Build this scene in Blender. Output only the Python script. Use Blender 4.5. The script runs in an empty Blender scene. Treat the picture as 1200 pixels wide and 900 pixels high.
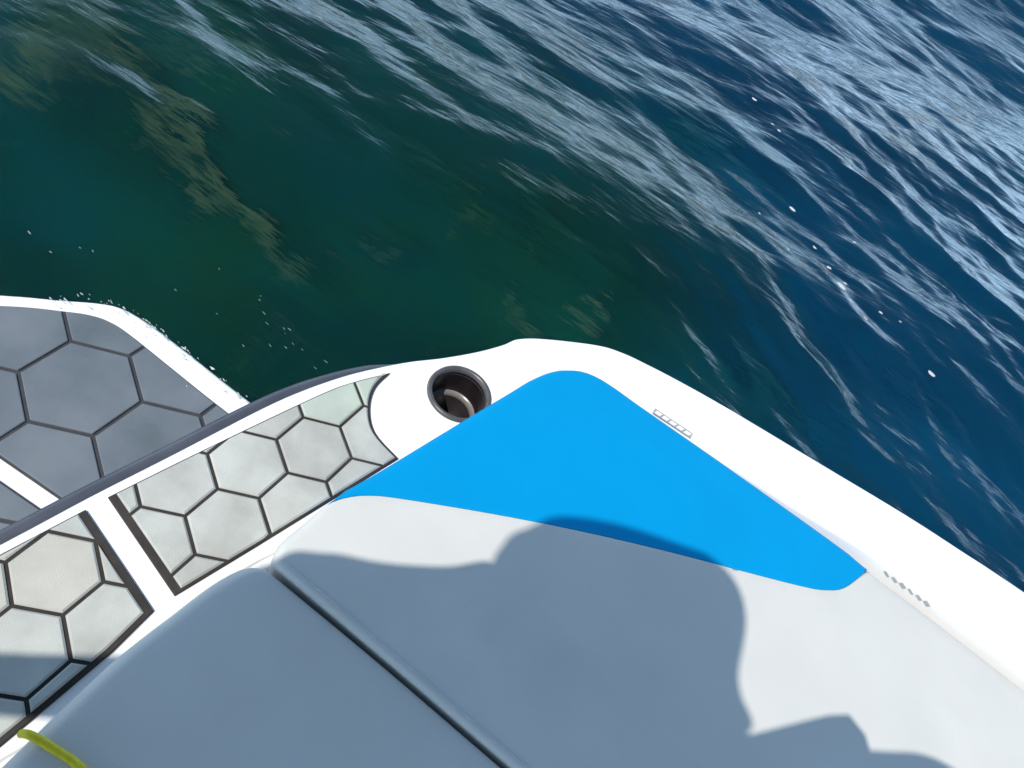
import bpy, bmesh, math, random
import numpy as np
from mathutils import Vector, Matrix
R = math.radians
random.seed(7)
scn = bpy.context.scene
C = scn.collection
H = 1.43                                   # the phone's height over the water

# ------------------------------------------------------------------ camera
PITCH, ROLL = R(49.4), R(33.0)
fw = Vector((0, math.cos(PITCH), -math.sin(PITCH)))
up0 = Vector((1, 0, 0)).cross(fw)
rt = math.cos(ROLL) * Vector((1, 0, 0)) + math.sin(ROLL) * up0
upv = -math.sin(ROLL) * Vector((1, 0, 0)) + math.cos(ROLL) * up0
cam = bpy.data.cameras.new('camera')
cam.sensor_fit = 'HORIZONTAL'; cam.sensor_width = 36; cam.lens = 900 / 1200 * 36
cam.clip_start = 0.02; cam.clip_end = 3000
camo = bpy.data.objects.new('camera', cam); C.objects.link(camo)
camo.matrix_world = Matrix(((rt.x, upv.x, -fw.x, 0), (rt.y, upv.y, -fw.y, 0), (rt.z, upv.z, -fw.z, H), (0, 0, 0, 1)))
scn.camera = camo

# ------------------------------------------------------------------ sky and sun
SUN_EL, SUN_AZ = 58.0, 33.0                # shadows fall towards SUN_AZ (clockwise from +Y)
w = bpy.data.worlds.new('World'); scn.world = w; w.use_nodes = True
nt = w.node_tree; N = nt.nodes; L = nt.links
bg = N['Background']; bg.inputs[1].default_value = 0.092
sky = N.new('ShaderNodeTexSky'); sky.sky_type = 'NISHITA'; sky.sun_disc = False
sky.air_density = 1.6; sky.dust_density = 0.1; sky.ozone_density = 2.5
sky.sun_elevation = R(SUN_EL); sky.sun_rotation = R(SUN_AZ + 180)
# bright bluish haze added to lighten the water's reflections: noise on a high plane
tc = N.new('ShaderNodeTexCoord'); sp = N.new('ShaderNodeSeparateXYZ'); L.new(tc.outputs['Generated'], sp.inputs[0])
mx = N.new('ShaderNodeMath'); mx.operation = 'MAXIMUM'; mx.inputs[1].default_value = 0.06; L.new(sp.outputs[2], mx.inputs[0])
cb = N.new('ShaderNodeCombineXYZ')
for i in (0, 1):
    d = N.new('ShaderNodeMath'); d.operation = 'DIVIDE'; L.new(sp.outputs[i], d.inputs[0]); L.new(mx.outputs[0], d.inputs[1]); L.new(d.outputs[0], cb.inputs[i])
nz = N.new('ShaderNodeTexNoise'); nz.inputs['Scale'].default_value = 0.9; nz.inputs['Detail'].default_value = 7; nz.inputs['Roughness'].default_value = 0.6
L.new(cb.outputs[0], nz.inputs['Vector'])
cr = N.new('ShaderNodeValToRGB'); cr.color_ramp.elements[0].position = 0.40; cr.color_ramp.elements[1].position = 0.56
cr.color_ramp.elements[1].color = (0.85, 0.85, 0.85, 1)
L.new(nz.outputs['Fac'], cr.inputs[0])
mixc = N.new('ShaderNodeMix'); mixc.data_type = 'RGBA'
# the added haze stays low and thins overhead to limit the sky's fill
mr = N.new('ShaderNodeMapRange'); mr.interpolation_type = 'SMOOTHSTEP'
mr.inputs[1].default_value = 0.14; mr.inputs[2].default_value = 0.56; mr.inputs[3].default_value = 1.0; mr.inputs[4].default_value = 0.0
L.new(sp.outputs[2], mr.inputs[0])
ml = N.new('ShaderNodeMath'); ml.operation = 'MULTIPLY'; L.new(cr.outputs[0], ml.inputs[0]); L.new(mr.outputs[0], ml.inputs[1])
L.new(ml.outputs[0], mixc.inputs[0]); L.new(sky.outputs[0], mixc.inputs[6]); mixc.inputs[7].default_value = (20, 30.5, 42.5, 1)
L.new(mixc.outputs[2], bg.inputs[0])

sun = bpy.data.lights.new('sun', 'SUN'); sun.energy = 4.0; sun.angle = R(0.53); sun.color = (1, 0.95, 0.87)
sun.cycles.use_multiple_importance_sampling = False
suno = bpy.data.objects.new('sun', sun); C.objects.link(suno)
sdir = Vector((math.sin(R(SUN_AZ)) * math.cos(R(SUN_EL)), math.cos(R(SUN_AZ)) * math.cos(R(SUN_EL)), -math.sin(R(SUN_EL))))
suno.rotation_euler = sdir.to_track_quat('-Z', 'Y').to_euler(); suno.location = (-3, -3, 8)
CX, CY = sdir.x / -sdir.z, sdir.y / -sdir.z     # how far a shadow runs for a metre of drop

vs = scn.view_settings
vs.view_transform = 'Standard'; vs.look = 'None'; vs.gamma = 1; vs.use_curve_mapping = False
vs.exposure = 0.15
scn.render.engine = 'CYCLES'
scn.cycles.use_denoising = True
scn.cycles.max_bounces = 8
scn.cycles.sample_clamp_indirect = 6

# ------------------------------------------------------------------ materials
def mat(name):
    m = bpy.data.materials.new(name); m.use_nodes = True
    return m, m.node_tree.nodes, m.node_tree.links, m.node_tree.nodes['Principled BSDF']
def mottled(name, c0, c1, scale, rough, spec=0.5, bump=0.0, bscale=200, r2=None, detail=5, coat=0):
    m, n, l, b = mat(name)
    t = n.new('ShaderNodeTexCoord')
    z = n.new('ShaderNodeTexNoise'); z.inputs['Scale'].default_value = scale; z.inputs['Detail'].default_value = detail
    l.new(t.outputs['Object'], z.inputs['Vector'])
    r = n.new('ShaderNodeValToRGB'); r.color_ramp.elements[0].position = .33; r.color_ramp.elements[1].position = .68
    r.color_ramp.elements[0].color = (*c0, 1); r.color_ramp.elements[1].color = (*c1, 1)
    l.new(z.outputs['Fac'], r.inputs[0]); l.new(r.outputs[0], b.inputs['Base Color'])
    b.inputs['Roughness'].default_value = rough; b.inputs['Specular IOR Level'].default_value = spec
    b.inputs['Coat Weight'].default_value = coat; b.inputs['Coat Roughness'].default_value = .08
    if r2 is not None:
        mr = n.new('ShaderNodeMapRange'); mr.inputs[1].default_value = .35; mr.inputs[2].default_value = .65
        mr.inputs[3].default_value = rough; mr.inputs[4].default_value = r2
        l.new(z.outputs['Fac'], mr.inputs[0]); l.new(mr.outputs[0], b.inputs['Roughness'])
    if bump:
        z2 = n.new('ShaderNodeTexNoise'); z2.inputs['Scale'].default_value = bscale; z2.inputs['Detail'].default_value = 3
        l.new(t.outputs['Object'], z2.inputs['Vector'])
        bp = n.new('ShaderNodeBump'); bp.inputs['Strength'].default_value = bump; bp.inputs['Distance'].default_value = .002
        l.new(z2.outputs['Fac'], bp.inputs['Height']); l.new(bp.outputs[0], b.inputs['Normal'])
    return m
M = {}
M['gel'] = mottled('white_gelcoat', (.80, .80, .79), (.84, .84, .83), 6, .22, .5, r2=.32)
M['vinyl'] = mottled('white_vinyl', (.525, .517, .485), (.555, .547, .515), 9, .48, .4, bump=.12, bscale=420)
M['blue'] = mottled('blue_vinyl', (.0, .235, .50), (.0, .250, .535), 7, .6, .06, bump=.12, bscale=420)
def smudged(m, scale, lo, hi, dark):      # faint handling marks on the upholstery
    n, l = m.node_tree.nodes, m.node_tree.links; b = n['Principled BSDF']; src = b.inputs['Base Color'].links[0].from_socket
    t = n.new('ShaderNodeTexCoord'); z = n.new('ShaderNodeTexNoise'); z.inputs['Scale'].default_value = scale; z.inputs['Detail'].default_value = 2
    l.new(t.outputs['Object'], z.inputs['Vector'])
    mr = n.new('ShaderNodeMapRange'); mr.inputs[1].default_value = lo; mr.inputs[2].default_value = hi; mr.inputs[4].default_value = .55; l.new(z.outputs['Fac'], mr.inputs[0])
    mx = n.new('ShaderNodeMix'); mx.data_type = 'RGBA'; l.new(mr.outputs[0], mx.inputs[0]); l.new(src, mx.inputs[6]); mx.inputs[7].default_value = (*dark, 1)
    l.new(mx.outputs[2], b.inputs['Base Color'])
smudged(M['vinyl'], 60, .72, .84, (.40, .39, .36)); smudged(M['vinyl'], 6, .55, .80, (.47, .465, .44))
M['piping'] = mottled('grey_piping', (.40, .41, .43), (.46, .47, .49), 30, .5)
M['tile'] = mottled('light_grey_foam', (.36, .36, .33), (.49, .50, .46), 17, .75, .3, bump=.35, bscale=900, detail=8)
M['tile_green'] = mottled('greenish_grey_foam', (.38, .41, .36), (.44, .50, .42), 22, .75, .3, bump=.35, bscale=900, detail=8)
M['tile_warm'] = mottled('warm_grey_foam', (.40, .39, .34), (.49, .47, .42), 17, .75, .3, bump=.35, bscale=900, detail=8)
M['padbase'] = mottled('dark_brown_foam', (.030, .025, .023), (.048, .041, .038), 40, .8, .2)
M['ptile'] = mottled('wet_dark_grey_foam', (.10, .12, .135), (.145, .165, .185), 7, .22, .5, r2=.42, bump=.1, bscale=500)
M['pbase'] = mottled('black_foam', (.035, .036, .042), (.05, .05, .055), 40, .5, .4)
M['rubber'] = mottled('navy_grey_rubber', (.045, .05, .065), (.07, .075, .095), 14, .38, .5)
M['ring'] = mottled('satin_grey_plastic', (.14, .13, .125), (.19, .18, .17), 60, .3)
M['lightgrey'] = mottled('light_grey_trim', (.26, .26, .27), (.34, .34, .35), 60, .4)
M['plastic'] = mottled('dark_plastic', (.012, .010, .012), (.02, .016, .018), 30, .3, .5)
M['rim'] = mottled('grey_plastic_rim', (.065, .06, .06), (.09, .085, .085), 60, .35, .5)
M['yellow'] = mottled('yellow_rope', (.50, .42, .01), (.62, .52, .02), 90, .6, .3, bump=.6, bscale=300)
M['ink'] = mottled('grey_ink', (.34, .34, .34), (.44, .44, .44), 60, .5)
m, n, l, b = mat('brushed_steel'); b.inputs['Metallic'].default_value = 1; b.inputs['Base Color'].default_value = (.55, .56, .58, 1); b.inputs['Roughness'].default_value = .22
M['steel'] = m
m, n, l, b = mat('foam'); b.inputs['Base Color'].default_value = (.46, .50, .50, 1); b.inputs['Roughness'].default_value = .25
M['foam'] = m
M['skin'] = mottled('skin', (.42, .24, .16), (.50, .30, .21), 8, .5)
M['cloth_teal'] = mottled('teal_towelling', (.03, .16, .18), (.05, .21, .23), 60, .9, .1, bump=.6, bscale=300)
M['straw'] = mottled('straw', (.45, .33, .16), (.58, .45, .25), 120, .8, .2, bump=.5, bscale=400)
M['cloth_red'] = mottled('red_cotton', (.32, .03, .03), (.38, .05, .04), 40, .85, .1)
M['cloth_navy'] = mottled('navy_cotton', (.015, .02, .05), (.025, .03, .07), 40, .85, .1)
M['hair'] = mottled('dark_hair', (.012, .008, .006), (.03, .02, .014), 90, .5)
M['black'] = mottled('black_glass', (.008, .008, .009), (.012, .012, .013), 20, .15)

# ------------------------------------------------------------------ helpers
def tag(o, label, cat, group=None, kind=None):
    o['label'] = label; o['category'] = cat
    if group: o['group'] = group
    if kind: o['kind'] = kind
    return o
def empty(name, loc=(0, 0, 0)):
    o = bpy.data.objects.new(name, None); C.objects.link(o); o.location = loc; o.empty_display_size = .1
    return o
def link(name, me, m, parent=None):
    if m is not None and not me.materials: me.materials.append(m)
    o = bpy.data.objects.new(name, me); C.objects.link(o)
    if parent is not None:
        o.parent = parent
        o.matrix_parent_inverse = Matrix.Translation(parent_world(parent)).inverted()
    return o
def parent_world(p):
    v = Vector(p.location)
    while p.parent is not None:
        p = p.parent           # parents below the top level sit at their own origin
    return v if p.type == 'EMPTY' else Vector((0, 0, 0))
def from_data(name, vs_, fs, m, parent=None, smooth=True):
    me = bpy.data.meshes.new(name); me.from_pydata([tuple(v) for v in vs_], [], fs)
    bm = bmesh.new(); bm.from_mesh(me); bmesh.ops.recalc_face_normals(bm, faces=bm.faces); bm.to_mesh(me); bm.free()
    if smooth:
        for p in me.polygons: p.use_smooth = True
    return link(name, me, m, parent)
def catmull(P, k=8, closed=False):
    P = [np.array(p, float) for p in P]; n_ = len(P); out = []
    rng = range(n_) if closed else range(n_ - 1)
    for i in rng:
        if closed: a, b_, c, d_ = P[(i - 1) % n_], P[i], P[(i + 1) % n_], P[(i + 2) % n_]
        else: a, b_, c, d_ = P[max(i - 1, 0)], P[i], P[i + 1], P[min(i + 2, n_ - 1)]
        for j in range(k):
            t = j / k
            out.append(.5 * ((2 * b_) + (c - a) * t + (2 * a - 5 * b_ + 4 * c - d_) * t * t + (3 * b_ - a - 3 * c + d_) * t ** 3))
    if not closed: out.append(P[-1])
    return out
def resample(P, n_, closed=False):
    P = np.array(P, float)
    if closed: P = np.vstack([P, P[:1]])
    s = np.concatenate([[0], np.cumsum(np.linalg.norm(np.diff(P, axis=0), axis=1))])
    t = np.linspace(0, s[-1], n_ + 1 if closed else n_)
    Q = np.stack([np.interp(t, s, P[:, i]) for i in range(P.shape[1])], 1)
    return Q[:-1] if closed else Q
def area2(P):
    P = np.array(P)[:, :2]; x, y = P[:, 0], P[:, 1]
    return .5 * np.sum(x * np.roll(y, -1) - np.roll(x, -1) * y)
def ccw(P):
    return list(P) if area2(P) > 0 else list(P)[::-1]
def inset(P, d):
    """P counter-clockwise (n,2); d one number or one per vertex; moves vertices inwards."""
    P = np.array(P, float)[:, :2]; n_ = len(P)
    e = np.roll(P, -1, 0) - P; e /= np.maximum(np.linalg.norm(e, axis=1), 1e-9)[:, None]
    nn = np.stack([-e[:, 1], e[:, 0]], 1)
    a = np.roll(nn, 1, 0); v = a + nn; L2 = np.maximum((v * v).sum(1), .35)
    d = np.broadcast_to(np.asarray(d, float), (n_,))
    return P + v * (2 * d / L2)[:, None]
def clip(poly, p, q):
    """keep the part of poly on the left of p->q"""
    out = []; n_ = len(poly)
    def s(a): return (q[0] - p[0]) * (a[1] - p[1]) - (q[1] - p[1]) * (a[0] - p[0])
    for i in range(n_):
        a, b_ = poly[i], poly[(i + 1) % n_]; sa, sb = s(a), s(b_)
        if sa >= 0: out.append(a)
        if (sa >= 0) != (sb >= 0):
            t = sa / (sa - sb); out.append((a[0] + t * (b_[0] - a[0]), a[1] + t * (b_[1] - a[1])))
    return out
def tidy(P, eps=.0012):
    out = []
    for p in P:
        if not out or math.hypot(p[0] - out[-1][0], p[1] - out[-1][1]) > eps: out.append(p)
    while len(out) > 2 and math.hypot(out[0][0] - out[-1][0], out[0][1] - out[-1][1]) <= eps: out.pop()
    return out
def slab(name, P, z0, z1, ch, m, parent, smooth=False):
    """a flat plate with outline P, its top edge chamfered by ch"""
    P = ccw([tuple(p)[:2] for p in P]); n_ = len(P)
    Q = inset(P, ch)
    vs_ = [(p[0], p[1], z0) for p in P] + [(p[0], p[1], z1 - ch) for p in P] + [(p[0], p[1], z1) for p in Q]
    fs = [list(range(n_))[::-1], list(range(2 * n_, 3 * n_))]
    for k in (0, n_):
        for i in range(n_): fs.append([k + i, k + (i + 1) % n_, k + n_ + (i + 1) % n_, k + n_ + i])
    return from_data(name, vs_, fs, m, parent, smooth)
def tube(name, P, r, m, parent=None, seg=10, rs=None):
    P = [Vector(p) for p in P]; vs_ = []; fs = []
    for i, p in enumerate(P):
        t = (P[min(i + 1, len(P) - 1)] - P[max(i - 1, 0)]).normalized()
        a = t.cross(Vector((0, 0, 1)))
        if a.length < .05: a = t.cross(Vector((0, 1, 0)))
        a.normalize(); b_ = a.cross(t)
        rr = rs[i] if rs is not None else r
        for k in range(seg):
            th = 2 * math.pi * k / seg; vs_.append(p + rr * (math.cos(th) * a + math.sin(th) * b_))
    for i in range(len(P) - 1):
        for k in range(seg): fs.append([i * seg + k, i * seg + (k + 1) % seg, (i + 1) * seg + (k + 1) % seg, (i + 1) * seg + k])
    fs.append(list(range(seg))[::-1]); fs.append([(len(P) - 1) * seg + k for k in range(seg)])
    return from_data(name, vs_, fs, m, parent)

# ------------------------------------------------------------------ water
rng = np.random.RandomState(11)
def graded(a, b, step, far, grow=1.25):
    core = list(np.arange(a, b + 1e-6, step)); s = step; x = core[-1]; hi = []
    while x < far: s *= grow; x += s; hi.append(x)
    s = step; x = core[0]; lo = []
    while x > -far: s *= grow; x -= s; lo.append(x)
    return np.array(lo[::-1] + core + hi)
xs = graded(-2.4, 2.6, .011, 900, 1.16)
ys_core = [0.3]; s_ = .010
while ys_core[-1] < 9: ys_core.append(ys_core[-1] + s_); s_ = max(.010, .0055 * ys_core[-1])
ys = list(ys_core)
while ys[-1] < 900: s_ *= 1.16; ys.append(ys[-1] + s_)
s_ = .010; lo = []; y = .3
while y > -900: s_ *= 1.16; y -= s_; lo.append(y)
ys = np.array(lo[::-1] + ys)
X, Y = np.meshgrid(xs, ys)
Z = np.zeros_like(X)
# swell, chop and ripples; crests run along the boat's side
for lam, amp, cnt, spread, sharp in ((1.7, .030, 5, 24, 1), (.62, .0105, 8, 24, 1), (.27, .0050, 14, 26, 1), (.12, .0014, 16, 30, 0), (.065, .0003, 14, 40, 0)):
    for k in range(cnt):
        th = R(78 + rng.normal(0, spread)); lm = lam * rng.uniform(.7, 1.4); kk = 2 * math.pi / lm
        ph = rng.uniform(0, 2 * math.pi)
        a = kk * (X * math.cos(th) + Y * math.sin(th)) + ph
        # slow wander so no crest is a ruler line
        a = a + 1.1 * np.sin(X * rng.uniform(.8, 2.6) / (lam + .35) + rng.uniform(0, 6)) * np.sin(Y * rng.uniform(.6, 1.8) / (lam + .35) + rng.uniform(0, 6))
        g = .55 + .45 * np.sin(X * rng.uniform(.5, 2.2) + rng.uniform(0, 6)) * np.sin(Y * rng.uniform(.5, 2.2) + rng.uniform(0, 6))
        s = np.sin(a)
        if sharp: s = 1 - 2 * np.abs(np.sin(a / 2)) ** 1.3 * 1.0 if k % 2 else s
        Z += amp * g * s / math.sqrt(cnt) * 1.6
gust = np.clip((X + .15) / .9, 0, 1) * np.clip((4.5 - Y) / 2, 0, 1) + .22
for lam, amp, cnt in ((.34, .0066, 6), (.17, .0042, 8), (.09, .0017, 9)):
    for k in range(cnt):
        th = R(62 + rng.normal(0, 13)); lm = lam * rng.uniform(.75, 1.35)
        a = 2 * math.pi / lm * (X * math.cos(th) + Y * math.sin(th)) + rng.uniform(0, 6.28) + 1.2 * np.sin(X * rng.uniform(1.5, 4) + rng.uniform(0, 6)) * np.sin(Y * rng.uniform(1.5, 4) + rng.uniform(0, 6))
        g = np.clip(.35 + .75 * np.sin(X * rng.uniform(1, 4) + rng.uniform(0, 6)) * np.sin(Y * rng.uniform(1, 4) + rng.uniform(0, 6)), 0, 1.2)
        Z += amp * gust * g * (1 - 2 * np.abs(np.sin(a / 2)) ** 1.2) / math.sqrt(cnt) * 1.8
far = np.clip(1 - (np.hypot(X, Y) - 12) / 40, 0, 1)
# a passing boat's wake: one long low swell rolling by, its crest a couple of metres off
S = Y * math.cos(R(17)) - X * math.sin(R(17)); rise = np.clip((S - .7) / 1.4, 0, 1); rise = rise * rise * (3 - 2 * rise)
XC = np.clip(X, -3, 3); crest = 2.24 + .62 * XC - .12 * XC ** 2 + .10 * np.sin(X * 2.3 + .6)
Z += .112 * np.cos(2 * math.pi * np.clip((Y - crest) * .88, -2.6, 60) / 5.2) * rise
Z *= far
# the boat stills the water close in, and the stern wave laps over the platform's corner
near = np.clip((np.hypot((X - .15) / 1.15, (Y - .35) / .90) - .55) / .9, .30, 1)
Z *= near
Z += .030 * np.exp(-(((X + .62) / .26) ** 2 + ((Y - .86) / .16) ** 2))
Z += -.012
nyy, nxx = X.shape
me = bpy.data.meshes.new('water')
co = np.stack([X, Y, Z], -1).reshape(-1, 3).astype(np.float32)
idx = np.arange(nyy * nxx).reshape(nyy, nxx)
q = np.stack([idx[:-1, :-1], idx[:-1, 1:], idx[1:, 1:], idx[1:, :-1]], -1).reshape(-1, 4).astype(np.int32)
me.vertices.add(len(co)); me.vertices.foreach_set('co', co.ravel())
me.loops.add(q.size); me.loops.foreach_set('vertex_index', q.ravel())
me.polygons.add(len(q)); me.polygons.foreach_set('loop_start', np.arange(0, q.size, 4, dtype=np.int32))
me.polygons.foreach_set('use_smooth', np.ones(len(q), dtype=bool))
me.update(calc_edges=True)
m = bpy.data.materials.new('lake_water'); m.use_nodes = True
n, l = m.node_tree.nodes, m.node_tree.links; n.clear()
out = n.new('ShaderNodeOutputMaterial'); mixs = n.new('ShaderNodeMixShader')
fr = n.new('ShaderNodeFresnel'); fr.inputs['IOR'].default_value = 1.333
gl = n.new('ShaderNodeBsdfGlossy'); gl.inputs['Roughness'].default_value = .06; gl.inputs['Color'].default_value = (1, 1, 1, 1)
rf = n.new('ShaderNodeBsdfRefraction'); rf.inputs['IOR'].default_value = 1.333; rf.inputs['Roughness'].default_value = .0
rf.inputs['Color'].default_value = (.80, .96, .90, 1)
t = n.new('ShaderNodeTexCoord'); mp = n.new('ShaderNodeMapping'); mp.inputs['Rotation'].default_value = (0, 0, R(8)); mp.inputs['Scale'].default_value = (.26, 1, 1)
l.new(t.outputs['Object'], mp.inputs[0])
z1 = n.new('ShaderNodeTexNoise'); z1.inputs['Scale'].default_value = 22; z1.inputs['Detail'].default_value = 3; z1.inputs['Roughness'].default_value = .5
l.new(mp.outputs[0], z1.inputs['Vector'])
bp = n.new('ShaderNodeBump'); bp.inputs['Strength'].default_value = .55; bp.inputs['Distance'].default_value = .012
l.new(z1.outputs['Fac'], bp.inputs['Height'])
for nd in (fr, gl, rf): l.new(bp.outputs[0], nd.inputs['Normal'])
l.new(fr.outputs[0], mixs.inputs[0]); l.new(rf.outputs[0], mixs.inputs[1]); l.new(gl.outputs[0], mixs.inputs[2])
l.new(mixs.outputs[0], out.inputs['Surface'])
water = link('water', me, m); water['kind'] = 'structure'

# the murky bed showing through: dark weed, olive silt, a paler sandy bar
bx = graded(-4, 4.5, .05, 900, 1.3); by = graded(0, 8, .05, 900, 1.3)
BX, BY = np.meshgrid(bx, by)
BZ = -1.02 + .03 * np.sin(BX * 1.7 + .8 * np.sin(BY * 1.3)) + .02 * np.sin(BY * 2.1 + np.sin(BX * .9)) + .012 * np.sin(BX * 7.1 + BY * 5.3)
for (x, y, a, b_, th) in ((-1.42, 1.86, .62, .075, -14), (-1.36, 1.86, .45, .05, -17), (-.45, 2.55, .26, .13, 20), (-.18, 2.2, .16, .10, -20), (.06, 2.4, .10, .08, 0), (.95, 2.73, .20, .07, 5), (1.75, 3.6, .35, .10, 10), (1.36, 2.95, .12, .05, 10), (-1.62, 2.3, .34, .10, 35), (-1.95, 1.8, .22, .08, 50), (-.72, 2.1, .16, .08, 30), (.5, 4.2, .5, .2, 10), (-.9, 3.6, .4, .2, 0)):
    u = (BX - x) * math.cos(R(th)) + (BY - y) * math.sin(R(th)); v = -(BX - x) * math.sin(R(th)) + (BY - y) * math.cos(R(th))
    u = u + .05 * np.sin(BY * 17 + x * 5) + .03 * np.sin(BX * 31); v = v + .03 * np.sin(BX * 19 + y * 7) + .02 * np.sin(BX * 41 + BY * 23)
    BZ += .075 * np.exp(-((u / a) ** 2 + (v / b_) ** 2))
BZ -= np.clip((BX - .1) * .35, 0, .5) + np.clip((BY - 2.6) * .22, 0, 2.5)
nb, mb_ = BX.shape; co = np.stack([BX, BY, BZ], -1).reshape(-1, 3)
idx = np.arange(nb * mb_).reshape(nb, mb_)
q = np.stack([idx[:-1, :-1], idx[:-1, 1:], idx[1:, 1:], idx[1:, :-1]], -1).reshape(-1, 4)
m, n, l, b = mat('lake_bed')
t = n.new('ShaderNodeTexCoord')
za = n.new('ShaderNodeTexNoise'); za.inputs['Scale'].default_value = 1.15; za.inputs['Detail'].default_value = 6; za.inputs['Roughness'].default_value = .62; za.inputs['Distortion'].default_value = .7
l.new(t.outputs['Object'], za.inputs['Vector'])
ra = n.new('ShaderNodeValToRGB'); e = ra.color_ramp.elements
e[0].position = .33; e[0].color = (.001, .044, .058, 1); e[1].position = .72; e[1].color = (.005, .044, .022, 1)
x_ = e.new(.50); x_.color = (.002, .044, .040, 1)
l.new(za.outputs['Fac'], ra.inputs[0])
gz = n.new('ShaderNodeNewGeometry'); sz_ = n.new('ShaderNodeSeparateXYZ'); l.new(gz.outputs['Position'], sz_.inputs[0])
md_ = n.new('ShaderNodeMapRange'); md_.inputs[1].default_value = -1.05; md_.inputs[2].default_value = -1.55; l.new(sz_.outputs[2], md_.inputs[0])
dm = n.new('ShaderNodeMix'); dm.data_type = 'RGBA'; l.new(md_.outputs[0], dm.inputs[0]); l.new(ra.outputs[0], dm.inputs[6]); dm.inputs[7].default_value = (.001, .064, .160, 1)  # deep blue painted in for the sky's reflection and the water's absorption
# pale silt lies on the crests of the bars, dark weed in the hollows
ge = n.new('ShaderNodeNewGeometry'); sx = n.new('ShaderNodeSeparateXYZ'); l.new(ge.outputs['Position'], sx.inputs[0])
zb = n.new('ShaderNodeTexNoise'); zb.inputs['Scale'].default_value = 11; zb.inputs['Detail'].default_value = 6; zb.inputs['Roughness'].default_value = .65; l.new(t.outputs['Object'], zb.inputs['Vector'])
m1 = n.new('ShaderNodeMath'); m1.operation = 'MULTIPLY_ADD'; m1.inputs[1].default_value = .09; l.new(zb.outputs['Fac'], m1.inputs[0]); l.new(sx.outputs[2], m1.inputs[2])
mr = n.new('ShaderNodeMapRange'); mr.inputs[1].default_value = -.962; mr.inputs[2].default_value = -.875; l.new(m1.outputs[0], mr.inputs[0])
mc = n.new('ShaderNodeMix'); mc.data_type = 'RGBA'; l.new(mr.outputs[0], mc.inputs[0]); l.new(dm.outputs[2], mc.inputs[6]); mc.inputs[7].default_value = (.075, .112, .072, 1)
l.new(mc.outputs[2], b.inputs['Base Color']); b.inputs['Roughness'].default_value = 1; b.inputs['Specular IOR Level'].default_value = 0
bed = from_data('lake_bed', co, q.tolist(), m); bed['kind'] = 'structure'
# ------------------------------------------------------------------ the boat
boat = empty('boat', (.3, 0, 0))
tag(boat, 'white powerboat with hexagon foam pads along its stern and swim platform', 'boat')
OUT = [(-.80, -1.20, .48), (-.62, -.55, .48), (-.476, -.03, .48), (-0.3935, 0.216, 0.48), (-0.363, 0.310, 0.48), (-0.327, 0.413, 0.48), (-0.286, 0.533, 0.48), (-0.26, 0.596, 0.48), (-0.227, 0.655, 0.48), (-0.194, 0.702, 0.48), (-0.157, 0.745, 0.48), (-0.116, 0.784, 0.482), (-0.077, 0.832, 0.485), (-0.049, 0.871, 0.49), (-0.033, 0.897, 0.495), (0.005, 0.927, 0.5), (0.086, 0.978, 0.505), (0.131, 0.992, 0.51), (0.181, 1.002, 0.51), (0.248, 1.006, 0.515), (0.351, 1.01, 0.52), (0.522, 1.008, 0.53), (0.691, 1.006, 0.54), (0.81, 1.001, 0.545), (0.927, 0.994, 0.55), (1.5, .96, .565), (2.2, .88, .58)]
# the edge where the deck's top meets the cushions
INN = [(-.36, -1.20, .48), (-.30, -.55, .48), (-.235, -.03, .48), (-.207, .08, .48), (-.196, .169, .48), (-.166, .287, .48), (-.145, .345, .48), (-.122, .395, .48), (-.112, .434, .48), (-.083, .506, .48), (-.058, .575, .48), (-.041, .621, .48), (-.016, .687, .481), (.012, .757, .484), (.030, .815, .488), (.045, .862, .493), (.080, .888, .498), (.115, .904, .502), (.160, .906, .504), (0.215, 0.904, 0.507), (.31, .899, .512), (.50, .889, .523), (0.650, 0.887, 0.532), (0.77, 0.870, 0.541), (0.905, 0.850, 0.549), (1.45, .79, .565), (2.15, .70, .58)]
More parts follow.
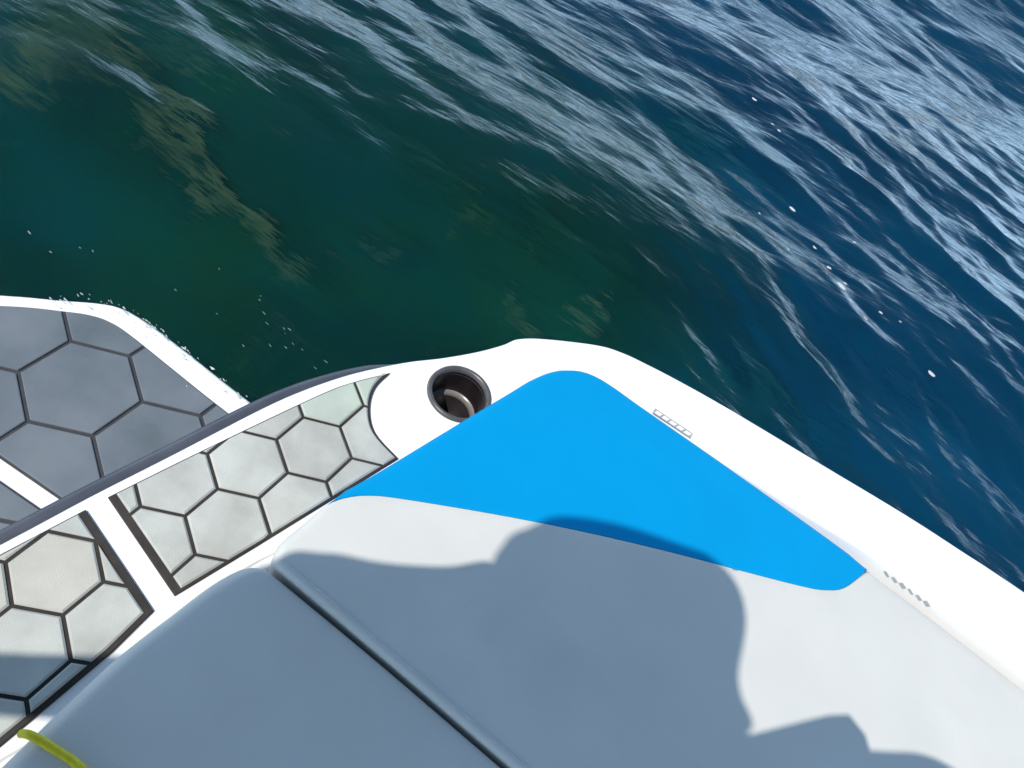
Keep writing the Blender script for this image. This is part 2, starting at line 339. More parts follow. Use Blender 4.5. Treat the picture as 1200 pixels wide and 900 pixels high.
# white lip drawn in a little at the stern, where the dark bumper shows below it
def inward(P, amounts):
    P = np.array(P, float); t = np.gradient(P[:, :2], axis=0); t /= np.linalg.norm(t, axis=1)[:, None]
    nn = np.stack([t[:, 1], -t[:, 0]], 1)
    Q = P.copy(); Q[:, :2] += nn * np.array(amounts)[:, None]; return Q
lipo = inward(OUT, [.012] * 8 + [.010, .008, .004] + [0] * (len(OUT) - 11))
K = 6
So = np.array(catmull(lipo, K)); Si = np.array(catmull(INN, K)); SB = np.array(catmull(OUT, K))
tt = np.gradient(So[:, :2], axis=0); tt /= np.linalg.norm(tt, axis=1)[:, None]
nin = np.stack([tt[:, 1], -tt[:, 0]], 1)           # towards the cushions
vs_, fs = [], []
NP = None
for i in range(len(So)):
    o_, a_ = So[i], Si[i]; r_ = .009
    prof = []
    hullx = .035
    nx_, ny_ = nin[i]
    def P(dn, z): return (o_[0] + nx_ * dn, o_[1] + ny_ * dn, z)
    prof.append(P(.10, -.30)); prof.append(P(.055, -.05)); prof.append(P(.035, .20)); prof.append(P(.022, o_[2] - .075)); prof.append(P(.012, o_[2] - .05)); prof.append(P(.0, o_[2] - .03))
    prof.append(P(.0, o_[2] - r_))
    for th in (30, 60, 90): prof.append(P(r_ * (1 - math.cos(R(th))), o_[2] - r_ + r_ * math.sin(R(th))))
    s = np.array(prof[-1]); ee = a_.copy()
    for f in (.3, .6, .85):
        p = s + (ee - s) * f; p[2] += 0; prof.append(tuple(p))
    dirn = (ee - s)[:2]; ln = np.linalg.norm(dirn); dirn /= ln
    hgt = max(ee[2] - .476, .004)
    rr_ = min(.010, hgt * .8)
    e1 = ee.copy(); e1[:2] -= dirn * rr_; prof.append(tuple(e1))
    for th in (30, 60, 90): prof.append((e1[0] + dirn[0] * rr_ * math.sin(R(th)), e1[1] + dirn[1] * rr_ * math.sin(R(th)), ee[2] - rr_ * (1 - math.cos(R(th)))))
    prof.append((ee[0] + dirn[0] * .001, ee[1] + dirn[1] * .001, .4755))
    prof.append((ee[0] + dirn[0] * .045, ee[1] + dirn[1] * .045, .475))
    prof.append((ee[0] + dirn[0] * .045, ee[1] + dirn[1] * .045, .30))
    prof.append(P(.14, -.05)); prof.append(P(.16, -.30))
    NP = len(prof); vs_ += prof
for i in range(len(So) - 1):
    for k in range(NP): fs.append([i * NP + k, i * NP + (k + 1) % NP, (i + 1) * NP + (k + 1) % NP, (i + 1) * NP + k])
fs.append(list(range(NP))); fs.append([(len(So) - 1) * NP + k for k in range(NP)][::-1])
deck = from_data('hull', vs_, fs, M['gel'], boat)
# well for the cup holder
CUP = (-.060, .737); CR = .0525
bmc = bmesh.new(); bmesh.ops.create_cone(bmc, cap_ends=True, segments=48, radius1=CR - .004, radius2=CR - .004, depth=.3, matrix=Matrix.Translation((CUP[0], CUP[1], .50)))
cme = bpy.data.meshes.new('cut'); bmc.to_mesh(cme); bmc.free(); cut = bpy.data.objects.new('cut', cme); C.objects.link(cut)
md = deck.modifiers.new('b', 'BOOLEAN'); md.operation = 'DIFFERENCE'; md.solver = 'EXACT'; md.object = cut
dg = bpy.context.evaluated_depsgraph_get(); nm = bpy.data.meshes.new_from_object(deck.evaluated_get(dg))
deck.modifiers.clear(); old = deck.data; deck.data = nm; deck.name = 'hull'
if not nm.materials: nm.materials.append(M['gel'])
bpy.data.objects.remove(cut); bpy.data.meshes.remove(cme)
bm = bmesh.new(); bm.from_mesh(nm)
for ed in bm.edges:
    if len(ed.link_faces) == 2 and ed.calc_face_angle(0) > R(38): ed.smooth = False
bm.to_mesh(nm); bm.free()
# cup holder: rim, liner with floor, a bright step inside
def lathe(name, prof, c, m, parent, seg=48):
    v, f = [], []
    for r_, z_ in prof:
        for k in range(seg):
            th = 2 * math.pi * k / seg; v.append((c[0] + r_ * math.cos(th), c[1] + r_ * math.sin(th), z_))
    for i in range(len(prof) - 1):
        for k in range(seg): f.append([i * seg + k, i * seg + (k + 1) % seg, (i + 1) * seg + (k + 1) % seg, (i + 1) * seg + k])
    return from_data(name, v, f, m, parent)
ZC = .4825
cup = lathe('cup_holder', [(CR - .009, ZC - .004), (CR - .010, ZC - .035), (CR - .011, ZC - .055), (CR - .017, ZC - .058), (CR - .018, ZC - .100), (.004, ZC - .103), (.0005, ZC - .103)], CUP, M['plastic'], boat)
lathe('rim', [(CR - .0093, ZC - .010), (CR - .008, ZC + .001), (CR - .004, ZC + .004), (CR - .001, ZC + .003), (CR + .0005, ZC - .001), (CR, ZC - .006)], CUP, M['rim'], cup)
lathe('step_ring', [(CR - .0105, ZC - .052), (CR - .0165, ZC - .0545), (CR - .0172, ZC - .060)], CUP, M['ring'], cup)
lathe('drain_ring', [(.010, ZC - .1025), (.010, ZC - .099), (.014, ZC - .099), (.016, ZC - .1025)], CUP, M['steel'], cup, 24)
# bumper under the lip of the stern
bump_pts = [(p[0], p[1], .440) for p in inward(SB[:K * 11], [-.0055 + .013 * max(0, (i - K * 9) / (2 * K)) for i in range(K * 11)])]
tube('bumper', bump_pts, .013, M['rubber'], boat, 12)
# walkway floor and the plate under the cushions
slab('hatch_plate', [(-.20, .06), (-.12, .31), (-.05, .50), (.08, .84), (.9, .80), (2.1, .66), (2.1, -.10), (-.20, -.10)], .42, .468, .004, M['gel'], boat)
slab('walkway_floor', [(-.55, -.14), (2.1, -.14), (2.1, -1.2), (-.75, -1.2)], .22, .28, .004, M['gel'], boat)

# --- foam pads: a dark base with proud hexagon tiles cut to the pad's outline
def hex_tiles(parent, region, centre, Rr, ang, gap, z0, z1, ch, mats, name='hex_tile', warm=None):
    region = [tuple(p) for p in ccw(region)]
    cx_, cy_ = centre; n_ = 0
    xs_ = [p[0] for p in region]; ys_ = [p[1] for p in region]
    for q_ in range(-22, 23):
        for r_ in range(-22, 23):
            lx, ly = math.sqrt(3) * (q_ + r_ / 2) * Rr, 1.5 * r_ * Rr
            hx = cx_ + lx * math.cos(ang) - ly * math.sin(ang); hy = cy_ + lx * math.sin(ang) + ly * math.cos(ang)
            if hx < min(xs_) - Rr or hx > max(xs_) + Rr or hy < min(ys_) - Rr or hy > max(ys_) + Rr: continue
            hexa = [(hx + (Rr - gap / 1.732) * math.cos(ang + R(60 * k + 30)), hy + (Rr - gap / 1.732) * math.sin(ang + R(60 * k + 30))) for k in range(6)]
            poly = list(region)
            for k in range(6):
                poly = clip(poly, hexa[k], hexa[(k + 1) % 6])
                if len(poly) < 3: break
            poly = tidy(poly) if len(poly) >= 3 else []
            if len(poly) < 3 or abs(area2(poly)) < 3e-5: continue
            dz = random.uniform(-.0004, .0004)
            slab(name, poly, z0, z1 + dz, ch, mats(hx, hy) , parent); n_ += 1
    return n_
def edge_inset(P, ds):
    """P ccw polygon; shift edge i (P[i]->P[i+1]) inwards by ds[i]"""
    P = np.array(P, float)[:, :2]; n_ = len(P); out = []
    for i in range(n_):
        a0, a1 = P[i - 1], P[i]; b0, b1 = P[i], P[(i + 1) % n_]
        def off(p, q_, d):
            e_ = (q_ - p) / np.linalg.norm(q_ - p); nn = np.array([-e_[1], e_[0]]); return p + nn * d, e_
        p1, e1 = off(a0, a1, ds[i - 1]); p2, e2 = off(b0, b1, ds[i])
        den = e1[0] * e2[1] - e1[1] * e2[0]
        if abs(den) < .02: out.append(tuple(p2)); continue
        s_ = ((p2[0] - p1[0]) * e2[1] - (p2[1] - p1[1]) * e2[0]) / den
        out.append(tuple(p1 + e1 * s_))
    D = []
    for p in out:      # drop corners that overshot a sharp tip
        a = P; b_ = np.roll(P, -1, 0); d_ = b_ - a; t_ = np.clip(((np.array(p) - a) * d_).sum(1) / np.maximum((d_ * d_).sum(1), 1e-12), 0, 1)
        D.append(np.linalg.norm(np.array(p) - (a + t_[:, None] * d_), axis=1).min())
    return [p for p, q_ in zip(out, D) if q_ > .8 * min(ds)]
LED = .95
LC = (-.18781 * LED, .54415 * LED); LR = .0545 * LED; LA = R(-7.9)
outer = catmull([(-0.333, 0.313), (-0.302, 0.396), (-0.262, 0.500), (-0.221, 0.602), (-0.199, 0.645), (-0.165, 0.697)], 5)
arc = catmull([(-0.165, 0.697), (-0.168, 0.659), (-0.155, 0.623), (-0.127, 0.593), (-0.078, 0.578)], 5)
PA = [tuple(p) for p in outer] + [tuple(p) for p in arc[1:]] + [(-0.157, 0.360), (-0.194, 0.261)]
no, na = len(outer) - 1, len(arc) - 1
ds = [.0022] * no + [.004] * na + [.003, .003] + [.0095]
def turn(P, d): return (list(P), list(d)) if area2(P) > 0 else (list(P)[::-1], list(d)[:-1][::-1] + [d[-1]])
PAc, dsc = turn(PA, ds)
TOP = .488
pad = slab('traction_pad', PA, .4805, .4845, .001, M['padbase'], boat)
def pick(hx, hy):
    if hy > .60: return M['tile_green']
    return M['tile']
hex_tiles(pad, edge_inset(PAc, dsc), LC, LR, LA, .0042, .4825, TOP, .0022, pick)
def tr(y): return -.389 + (y - .214) * (.309 if y > .1 else .33)
PB = [(-0.341, 0.287), (-0.371, 0.199), (-.436, .0), (-.60, -.52), (-.327, -.52), (-.255, -.06), (-.229, .054), (-.219, .105), (-.206, .177), (-.201, .235)]
dsb = [.0022] * 3 + [.004] + [.006] * 5 + [.0095]
PBc, dsbc = turn(PB, dsb)
pad2 = slab('traction_pad', PB, .4805, .4845, .001, M['padbase'], boat)
def pick2(hx, hy): return M['tile_warm'] if random.random() < .4 else M['tile']
hex_tiles(pad2, edge_inset(PBc, dsbc), (-.3290 * LED, .2241 * LED), .0535 * LED, R(-8.2), .0044, .4825, TOP, .0022, pick2)

# --- swim platform, just awash
PD = 1.40; PZ = .03
side = catmull([(-1.42, -.9), (-1.40, -.2), (-1.30, .25), (-1.16, .50), (-0.94, 0.68), (-0.858, 0.741), (-.81, .778), (-0.769, 0.800), (-0.709, 0.806), (-0.599, 0.798), (-0.507, 0.788), (-0.412, 0.779), (-.22, .76)], 5)
shell = [tuple(p) for p in side] + [(-.30, .5), (-.44, .05), (-.60, -.5), (-.70, -.9)]
plat = slab('swim_platform', shell, -.05, PZ - .006, .006, M['gel'], boat, False)
psid = catmull([(-1.37, -.9), (-1.35, -.2), (-1.255, .24), (-1.12, .475), (-0.917, 0.657), (-0.829, 0.721), (-.79, .745), (-0.755, 0.756), (-0.709, 0.757), (-0.596, 0.745), (-0.506, 0.735), (-0.407, 0.726), (-.26, .71)], 5)
P1 = [tuple(p) for p in psid] + [(-.30, .44), (-.36, .421), (-.678, .421), (-1.4, .45)]
P1 = clip(clip(ccw([p for p in P1]), (-1.5, .432), (-.2, .413)), (0, 0), (0, 0)) if False else clip(ccw([tuple(p) for p in psid] + [(-.30, .40), (-.33, .2), (-1.36, .2)]), (-1.5, .441), (-.2, .407))
P2 = clip(ccw([tuple(p) for p in psid] + [(-.36, .41), (-.44, .05), (-.60, -.5), (-.70, -.9)]), (-.2, .377), (-1.5, .411))
PC = (-.48703 * PD, .43304 * PD); PR = .07807 * PD; PAng = R(172.6)
for Pp, cen in ((P1, PC), (P2, PC)):
    pd_ = slab('platform_pad', Pp, PZ - .0055, PZ - .002, .001, M['pbase'], boat)
    hex_tiles(pd_, inset(ccw(Pp), .004), cen, PR, PAng, .0075, PZ - .004, PZ + .003, .0015, lambda a, b_: M['ptile'])

# ------------------------------------------------------------------ cushions
from mathutils.geometry import delaunay_2d_cdt
def seg_dist(Q, P):
    """distance of points Q to the closed outline P, and the nearest edge's index and parameter"""
    A = P; B = np.roll(P, -1, 0); d = B - A; L2 = np.maximum((d * d).sum(1), 1e-12)
    best = np.full(len(Q), 1e9); bi = np.zeros(len(Q), int); bt = np.zeros(len(Q))
    for i in range(len(P)):
        t = np.clip(((Q - A[i]) @ d[i]) / L2[i], 0, 1); D = np.linalg.norm(Q - (A[i] + t[:, None] * d[i]), axis=1)
        k = D < best; best[k] = D[k]; bi[k] = i; bt[k] = t[k]
    return best, bi, bt
def cushion_part(name, P, rad, ztop, zbot, m, parent, relief=.0012):
    """an upholstered slab: outline P (ccw), rad = edge radius at each vertex; the top rolls over the edge"""
    P = np.array(P)[:, :2]; n_ = len(P); rad = np.array(rad)
    pts = [P]
    for th in (14, 28, 42, 56, 70, 84):
        d = rad * (1 - math.cos(R(th))); Q = inset(P, d)
        D, bi, bt = seg_dist(Q, P); pts.append(Q[(D > d * .96) & (D < d * 1.2)])
    x0, y0 = P.min(0); x1, y1 = P.max(0)
    gx, gy = np.meshgrid(np.arange(x0, min(x1, 1.3), .016), np.arange(y0, y1, .016)); G = np.stack([gx.ravel(), gy.ravel()], 1)
    D, bi, bt = seg_dist(G, P); pts.append(G[D > np.maximum(rad[bi] * 1.1, .006)])
    co = np.vstack(pts)
    r = delaunay_2d_cdt([Vector(p) for p in co], [(i, (i + 1) % n_) for i in range(n_)], [], 1, 1e-7)
    v2 = np.array([tuple(v) for v in r[0]]); tris = [list(f) for f in r[2]]
    D, bi, bt = seg_dist(v2, P); rr = rad[bi] * (1 - bt) + rad[(bi + 1) % n_] * bt
    dd = np.clip(D, 0, rr)
    z = ztop - rr + np.sqrt(np.maximum(rr ** 2 - (rr - dd) ** 2, 0))
    soft = np.clip((D - .01) / .06, 0, 1)
    z += relief * soft * (1.2 + np.sin(v2[:, 0] * 9 + 1.3 * np.sin(v2[:, 1] * 7)) * np.sin(v2[:, 1] * 8 + v2[:, 0] * 3) + .5 * np.sin(v2[:, 0] * 23 + v2[:, 1] * 17))
    vs_ = [(a[0], a[1], b_) for a, b_ in zip(v2, z)]
    bm = bmesh.new(); bv = [bm.verts.new(v) for v in vs_]
    for f in tris:
        try: bm.faces.new([bv[i] for i in f])
        except ValueError: pass
    bd = [e for e in bm.edges if len(e.link_faces) == 1]
    ext = bmesh.ops.extrude_edge_only(bm, edges=bd)
    for v in [g for g in ext['geom'] if isinstance(g, bmesh.types.BMVert)]: v.co.z = zbot
    bmesh.ops.delete(bm, geom=[v for v in bm.verts if not v.link_faces], context='VERTS')
    bmesh.ops.recalc_face_normals(bm, faces=bm.faces)
    me = bpy.data.meshes.new(name); bm.to_mesh(me); bm.free()
    for p in me.polygons: p.use_smooth = True
    return link(name, me, m, parent)
ZT = .530
edge_left = [(-.128, .349), (-.131, .362), (-.127, .386), (-.115, .434)]
edge_blue = [(-0.115, 0.434), (-0.084, 0.506), (-0.041, 0.621), (0.009, 0.754), (0.032, 0.813), (0.062, 0.858), (0.111, 0.884), (0.212, 0.881), (0.381, 0.873), (0.549, 0.863), (0.646, 0.855)]
edge_fore = [(0.646, 0.855), (0.781, 0.842), (0.943, 0.823), (1.42, .765), (2.0, .69)]
seam_bw = [(-0.115, 0.434), (-0.103, 0.454), (-0.079, 0.478), (-0.031, 0.506), (0.121, 0.580), (0.293, 0.654), (0.524, 0.743), (0.581, 0.770), (0.612, 0.797), (0.646, 0.855)]
seam_lr = [(-.116, .337), (0.048, 0.317), (0.237, 0.292), (.9, .205), (2.0, .06)]
def path(P, step=.012):
    P = np.array(catmull(P, 10)); Ln = np.linalg.norm(np.diff(P, axis=0), axis=1).sum()
    return resample(P, max(3, int(Ln / step)))
def joined(*parts):
    pts, rad = [], []
    for P, r_ in parts:
        for p in P[:-1]: pts.append(p); rad.append(r_)
    pts = np.array(pts); rad = np.array(rad)
    for _ in range(2): rad = (np.roll(rad, 1) + rad + np.roll(rad, -1)) / 3
    if area2(pts) < 0: pts = pts[::-1]; rad = rad[::-1]
    return pts, rad
cr_ = empty('sunpad_cushion', (.5, .55, .478)); tag(cr_, 'white vinyl sunpad cushion with bright blue corner panel beside the gunwale', 'cushion')
def pushed(P, d, k0=3):
    t_ = np.gradient(P, axis=0); t_ /= np.linalg.norm(t_, axis=1)[:, None]; n_ = len(P)
    wgt = np.clip(np.minimum(np.arange(n_), np.arange(n_)[::-1]) / k0, 0, 1)
    return P + np.stack([-t_[:, 1], t_[:, 0]], 1) * (d * wgt)[:, None]
eb, sb = pushed(path(edge_blue), .007), path(seam_bw)
P_, r_ = joined((eb, .013), (sb[::-1], .0022))
cushion_part('blue_panel', P_, r_, ZT, .478, M['blue'], cr_)
el, ef, sl = path(edge_left), path(edge_fore), path(seam_lr)
corner = path([seam_lr[0], (-.125, .341), edge_left[0]], .006)
P_, r_ = joined((el, .016), (sb, .0022), (ef, .014), (path([edge_fore[-1], seam_lr[-1]], .05), .014), (sl[::-1], .0085), (corner, .012))
cushion_part('white_panel', P_, r_, ZT, .478, M['vinyl'], cr_)
# welt along the seam side
wl = [(p[0] + .003, p[1] + .0095, ZT - .0002) for p in sl[1:]]
tube('piping', wl, .0011, M['piping'], cr_, 8)
cl_ = empty('sunpad_cushion', (.3, .1, .478)); tag(cl_, 'plain pale vinyl sunpad cushion lying beside the walkway', 'cushion')
L_left = [(-.235, -.105), (-.212, 0.0), (-0.208, 0.043), (-0.202, 0.097), (-0.193, 0.169), (-0.178, 0.234), (-0.164, 0.287), (-0.148, 0.320), (-0.130, 0.331)]
L_seam = [(-.130, .331), (-.118, .330), (0.048, 0.311), (0.237, 0.286), (.9, .199), (2.0, .054)]
P_, r_ = joined((path(L_left), .020), (path(L_seam), .0075), (path([(2.0, .052), (2.0, -.105)], .05), .012), (path([(2.0, -.105), (-.235, -.105)], .03), .02))
cushion_part('seat_panel', P_, r_, .523, .478, M['vinyl'], cl_)

# yellow cord lying over the edge of the plain cushion
rp = catmull([(-.213, .0715, .517), (-.203, .0735, .5265), (-.181, .0745, .5265), (-.142, .073, .5265), (-.08, .058, .5265), (.02, .03, .5265), (.15, .035, .5265), (.30, -.02, .5265), (.42, -.09, .5265), (.44, -.118, .505), (.445, -.128, .44), (.45, -.15, .34), (.47, -.22, .288), (.6, -.3, .284)], 8)
rope = tube('rope', rp, .0042, M['yellow'], None, 10)
tag(rope, 'thin yellow rope lying over the edge of the plain pale cushion', 'rope')

# small steel badge at the blue panel's edge and a row of dark marks on the gunwale's inner side
def plate(name, c, ux, uy, w_, h_, t_, m, parent):
    c, ux, uy = Vector(c), Vector(ux).normalized(), Vector(uy).normalized(); nz_ = ux.cross(uy).normalized()
    v = []
    for dz in (0, t_):
        for sx, sy in ((-1, -1), (1, -1), (1, 1), (-1, 1)): v.append(c + ux * sx * w_ / 2 + uy * sy * h_ / 2 + nz_ * dz)
    return from_data(name, v, [[3, 2, 1, 0], [4, 5, 6, 7], [0, 1, 5, 4], [1, 2, 6, 5], [2, 3, 7, 6], [3, 0, 4, 7]], m, parent, False)

gi = Si[Si[:, 0] > .15]
def on_gunwale(x, dy):           # a point of the gunwale's top, dy outboard of its inner edge
    return (x, float(np.interp(x, gi[:, 0], gi[:, 1])) + dy, float(np.interp(x, gi[:, 0], gi[:, 2])))
bc = on_gunwale(.262, .0065)
badge = plate('badge', (bc[0], bc[1], bc[2] + .0014), (1, -.05, .03), (0, .95, .31), .076, .010, .0012, M['lightgrey'], boat)
for k in range(5):
    plate('stroke', (bc[0] + (k - 2) * .0145, bc[1] - .0008 - (k - 2) * .0007, bc[2] + .0026 + (k - 2) * .0004), (1, -.05, .03), (.6, .95, .31), .0105, .0062, .0010, M['gel'], badge)
for k in range(6):      # stencilled marks, too worn to read, low on the gunwale's inner side
    p = on_gunwale(.690 + k * .0150, -.0016)
    plate('stencil_mark', (p[0], p[1], p[2] - .020), (-.45, .05, -.89), (-.90, .14, .40), .0035 + .0012 * (k % 3), .0125, .0004, M['ink'], boat)

# ------------------------------------------------------------------ foam on the water
def wz(x, y):
    i = int(np.clip(np.searchsorted(ys, y), 1, nyy - 1)); j = int(np.clip(np.searchsorted(xs, x), 1, nxx - 1))
    return float(Z[i, j])
FP = [(.724, 2.27, .019), (.495, 2.574, .014), (1.098, 2.156, .016), (.74, 2.31, .007), (.192, 3.109, .012), (.61, 2.42, .008), (.766, 2.226, .009), (.878, 2.267, .008), (.52, 2.30, .006), (.393, 2.439, .006), (.742, 2.584, .007), (.95, 2.28, .006), (.675, 2.351, .011), (.334, 2.994, .009), (.30, 3.02, .007), (.83, 2.19, .010)]
fprng = random.Random(3)
for (x, y, r_) in FP:
    bm = bmesh.new(); r_ *= .72; bmesh.ops.create_icosphere(bm, subdivisions=2, radius=r_)
    for v in bm.verts:
        k = 1 + .22 * math.sin(v.co.x / r_ * 3 + r_ * 900) * math.cos(v.co.y / r_ * 2.4 + x * 9)
        v.co = Vector((v.co.x * 1.35 * k, v.co.y * .75 * k, v.co.z * .25))
    me = bpy.data.meshes.new('foam_fleck'); bm.to_mesh(me); bm.free()
    for p in me.polygons: p.use_smooth = True
    o = link('foam_fleck', me, M['foam']); o.location = (x, y, wz(x, y) + r_ * .15); o.rotation_euler = (0, 0, R(fprng.uniform(-30, 10)))
    tag(o, {.014: 'largest white foam fleck, amid the trail of foam on the water', .012: 'lone oval foam fleck on the water past the end of the foam trail'}.get(round(r_, 3), 'small white foam fleck in the trail drifting on the open water'), 'foam', 'foam flecks on the water')
# lacy wash where the water breaks over the platform's corner: droplets beyond counting
bm = bmesh.new(); r9 = random.Random(5)
def drop(x, y, z, r_, ex=2.0, ang=-.25):
    m4 = Matrix.Translation((x, y, z)) @ Matrix.Rotation(ang, 4, 'Z') @ Matrix.Diagonal((ex, 1, .6, 1))
    bmesh.ops.create_icosphere(bm, subdivisions=1, radius=r_, matrix=m4)
edge = resample(np.array([p[:2] for p in side]), 400)
edge = [e_ for e_ in edge if e_[0] > -.86 and e_[0] < -.42 and e_[1] > .7]
for k in range(110):
    p = r9.choice(edge); d = abs(r9.gauss(0, .020)) - .006
    x, y = p[0] + r9.gauss(0, .01), p[1] - d
    zz = max(PZ + .003, wz(x, y)) if d > 0 else wz(x, y)
    drop(x, y, zz + .001, r9.uniform(.0005, .0016) , r9.uniform(1.5, 5), r9.uniform(-.5, .1))
for (cx_, cy_, n_) in ((-.65, 1.0, 4), (-.455, .97, 10), (-.62, .92, 3), (-.95, .86, 4)):
    for k in range(n_):
        x, y = cx_ + r9.gauss(0, .05), cy_ + r9.gauss(0, .022); drop(x, y, wz(x, y), r9.uniform(.0006, .0015), r9.uniform(2, 6), r9.uniform(-.5, 0))
me = bpy.data.meshes.new('splash_droplets'); bm.to_mesh(me); bm.free()
sd = link('splash_droplets', me, M['foam']); tag(sd, 'white droplets and lacy wash along the awash platform corner', 'wash', kind='stuff')

# ------------------------------------------------------------------ the unseen photographer behind the camera, with clothes shaped to cast the shadow
def skin_body(name, verts, edges, radii, root, m, parent):
    me = bpy.data.meshes.new(name); me.from_pydata([tuple(v) for v in verts], edges, []); me.update()
    o = bpy.data.objects.new(name, me); C.objects.link(o)
    sk = o.modifiers.new('s', 'SKIN'); sk.use_smooth_shade = True
    for i, r_ in enumerate(radii):
        d = me.skin_vertices[0].data[i]; d.radius = (r_, r_) if not isinstance(r_, tuple) else r_; d.use_root = (i == root)
    sb_ = o.modifiers.new('u', 'SUBSURF'); sb_.levels = 1; sb_.render_levels = 1
    dg = bpy.context.evaluated_depsgraph_get(); nm = bpy.data.meshes.new_from_object(o.evaluated_get(dg))
    bpy.data.objects.remove(o)
    for p in nm.polygons: p.use_smooth = True
    return link(name, nm, m, parent)
def person(name, base, lean, shoulder_dir, sh_z, head, hands, elbows, label):
    """base feet centre; shoulder_dir unit vector to the person's right; hands, elbows = (left, right)"""
    e_ = empty(name, base); tag(e_, label, 'person')
    b = Vector(base); rd = Vector(shoulder_dir).normalized(); f = Vector((-rd.y, rd.x, 0))
    shc = Vector((lean[0], lean[1], sh_z)); hipz = b.z + (sh_z - b.z) * .62
    pel = Vector((b.x * .6 + lean[0] * .4, b.y * .6 + lean[1] * .4, hipz))
    V, E, Rd = [], [], []
    def add(v, r_, par=None):
        V.append(Vector(v)); Rd.append(r_)
        if par is not None: E.append((par, len(V) - 1))
        return len(V) - 1
    p0 = add(pel, (.15, .115))
    sp1 = add(pel.lerp(shc, .5), (.14, .11), p0); ch = add(pel.lerp(shc, .85), (.16, .11), sp1)
    nk = add(shc + Vector((0, 0, .06)), .055, ch)
    hd0 = add(Vector(head) + Vector((0, 0, -.09)) , .06, nk); hd1 = add(Vector(head), .095, hd0); add(Vector(head) + Vector((0, 0, .075)), .07, hd1)
    for s, hand, elb in ((-1, hands[0], elbows[0]), (1, hands[1], elbows[1])):
        a = add(shc + rd * s * .17 + Vector((0, 0, -.01)), .06, ch)
        k1 = add(elb, .050 if s > 0 else .043, a); wv = add(hand, .028, k1)
        hd = (Vector(hand) - Vector(elb)).normalized(); sdv = hd.cross(Vector((0, 0, 1))).normalized()
        palm = add(Vector(hand) + hd * .05, (.034, .016), wv)
        for q_, ln in ((-1.5, .055), (-.5, .068), (.5, .066), (1.5, .05)):
            k = add(V[palm] + hd * .04 + sdv * q_ * .017, .0085, palm); add(V[k] + hd * ln * .6 + Vector((0, 0, -.02)), .0075, k)
        k = add(V[wv] + hd * .035 - sdv * s * .035, .010, wv); add(V[k] + hd * .035 - sdv * s * .018, .0085, k)
        hip = add(pel + rd * s * .09 + Vector((0, 0, -.08)), .085, p0)
        kn = add(Vector((b.x, b.y, b.z + (hipz - b.z) * .52)) + rd * s * .11 + f * .02, .058, hip)
        an = add(Vector((b.x, b.y, b.z + .08)) + rd * s * .12 - f * .03, .038, kn)
        add(Vector((b.x, b.y, b.z + .035)) + rd * s * .13 + f * .14, .033, an)
    return e_, skin_body('body', V, E, Rd, 0, M['skin'], e_), rd, f, shc, pel
def ring_loft(name, rings, m, parent, cap=False):
    n_ = len(rings[0]); v = [p for r_ in rings for p in r_]; f = []
    for k in range(len(rings) - 1):
        for i in range(n_): f.append([k * n_ + i, k * n_ + (i + 1) % n_, (k + 1) * n_ + (i + 1) % n_, (k + 1) * n_ + i])
    if cap: f.append([(len(rings) - 1) * n_ + i for i in range(n_)])
    return from_data(name, v, f, m, parent)
def at_height(P, dz):     # outline given where the sun's rays cross the phone's height -> outline dz above it
    return [(p[0] - dz * CX, p[1] - dz * CY, H + dz) for p in P]
ph, body, rd, f_, shc, pel = person('person', (-.06, -.34, .28), (-.10, -.25), (.96, .28, 0), H + .13, (-.163, -.225, H + .45),
    ((-.66, -.42, H - .035), (.16, -.075, H - .05)), ((-.46, -.345, H + .06), (.356, .079, H + .045)),
    'unseen photographer in added straw hat and teal wrap, shaped to cast the shadow over both cushions')
WP = [(-.462, -.152), (-.43, -.13), (-.416, -.108), (-.387, -.091), (-.369, -.080), (-.317, -.058), (-.248, -.016), (-.20, .024), (-.15, .0), (-.1, -.02), (0, -.01), (.1, .01), (.18, .010), (.225, .024), (.292, .052), (.35, .082), (.404, .110), (.459, .138), (.51, .147), (.56, .14), (.6, .08), (.58, -.05), (.45, -.18), (.2, -.36), (0, -.45), (-.25, -.50), (-.42, -.46), (-.495, -.38), (-.50, -.30), (-.48, -.213)]  # added garment's outline, drawn so its shadow edge falls where wanted
HP = [(-.505, -.33), (-.40, -.25), (-.2, -.18), (0, -.13), (.2, -.09), (.33, -.07), (.37, -.12), (.3, -.25), (.1, -.45), (-.15, -.6), (-.4, -.65), (-.52, -.55), (-.53, -.44)]
NR = 360
wide = resample(np.array(at_height(catmull(WP, 4, True), .12)), NR, True)
hem = resample(np.array(at_height(catmull(HP, 6, True), -.28)), NR, True)
nc = np.array([-.115, -.245, H + .30])
neck = []
for i in range(NR):
    d = wide[i] - nc; d[2] = 0; d /= np.linalg.norm(d); neck.append(nc + d * .075)
neck = np.array(neck)
sh1 = neck + (wide - neck) * .30; sh1[:, 2] = H + .185
sh2 = neck + (wide - neck) * .65; sh2[:, 2] = H + .132
mid = wide + (hem - wide) * .5
wob = .012 * np.sin(np.arange(NR) * 2 * math.pi * 9 / NR)
hem[:, 2] += wob
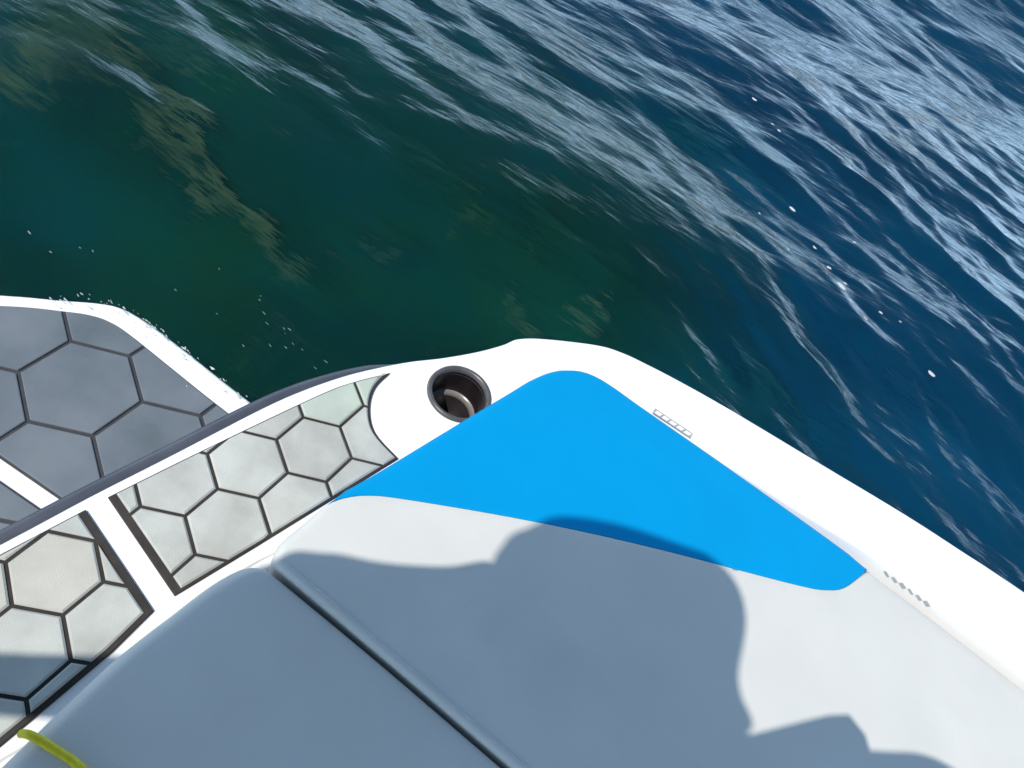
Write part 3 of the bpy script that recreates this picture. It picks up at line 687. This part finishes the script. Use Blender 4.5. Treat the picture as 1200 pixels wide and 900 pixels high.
ring_loft('shadow_poncho', [neck.tolist(), sh1.tolist(), sh2.tolist(), wide.tolist(), mid.tolist(), hem.tolist()], M['cloth_teal'], ph)
BRIM = [(-.20, .02), (-.2, .051), (-.196, .076), (-.179, .099), (-.15, .142), (-.065, .187), (.041, .220), (.082, .229), (.132, .212), (.160, .163), (.167, .084), (.184, .052), (.205, .030), (.17, -.03), (.1, -.1), (0, -.13), (-.1, -.1), (-.17, -.05)]  # added hat's brim, drawn to throw the rounded top of the shadow
br = resample(np.array(at_height(catmull(BRIM, 4, True), .48)), 72, True)
hc = np.array([-.163, -.225, H + .50])
cr1 = np.array([hc + np.array([.098 * (p - hc)[0], .098 * (p - hc)[1], 0]) / np.linalg.norm((p - hc)[:2]) for p in br])
def cring(r_, dz): return [(hc[0] + (p[0] - hc[0]) * r_, hc[1] + (p[1] - hc[1]) * r_, hc[2] + dz) for p in cr1]
ring_loft('shadow_hat', [br.tolist(), cr1.tolist(), cring(.97, .05), cring(.85, .085), cring(.5, .10), cring(.1, .103)], M['straw'], ph, True)
# shorts: a waist ring splitting into two legs
for s in (-1, 1):
    hipc = pel + rd * s * .095
    ringsS = []
    for dz, r_ in ((.06, .125), (-.08, .12), (-.22, .11), (-.34, .105)):
        ringsS.append([(hipc.x + rd.x * s * .015 + r_ * math.cos(a), hipc.y + r_ * math.sin(a), pel.z + dz) for a in np.linspace(0, 2 * math.pi, 24, endpoint=False)])
    ring_loft('shorts_leg', ringsS, M['cloth_navy'], ph)
# the phone in the hand, just behind the lens
pc = Vector((0, 0, H)) - fw * .012 + rt * .055 - upv * .020
pv, pf = [], []
oc = [(.078, .030), (.072, .037), (-.072, .037), (-.078, .030), (-.078, -.030), (-.072, -.037), (.072, -.037), (.078, -.030)]
for dz in (-.004, .004):
    for a, b_ in oc: pv.append(pc + rt * a + upv * b_ + fw * dz)
pf = [list(range(8))[::-1], list(range(8, 16))] + [[i, (i + 1) % 8, 8 + (i + 1) % 8, 8 + i] for i in range(8)]
phone = from_data('smartphone', pv, pf, M['black'], None, False)
tag(phone, 'black smartphone held level in the right hand of the person in the straw hat', 'smartphone')
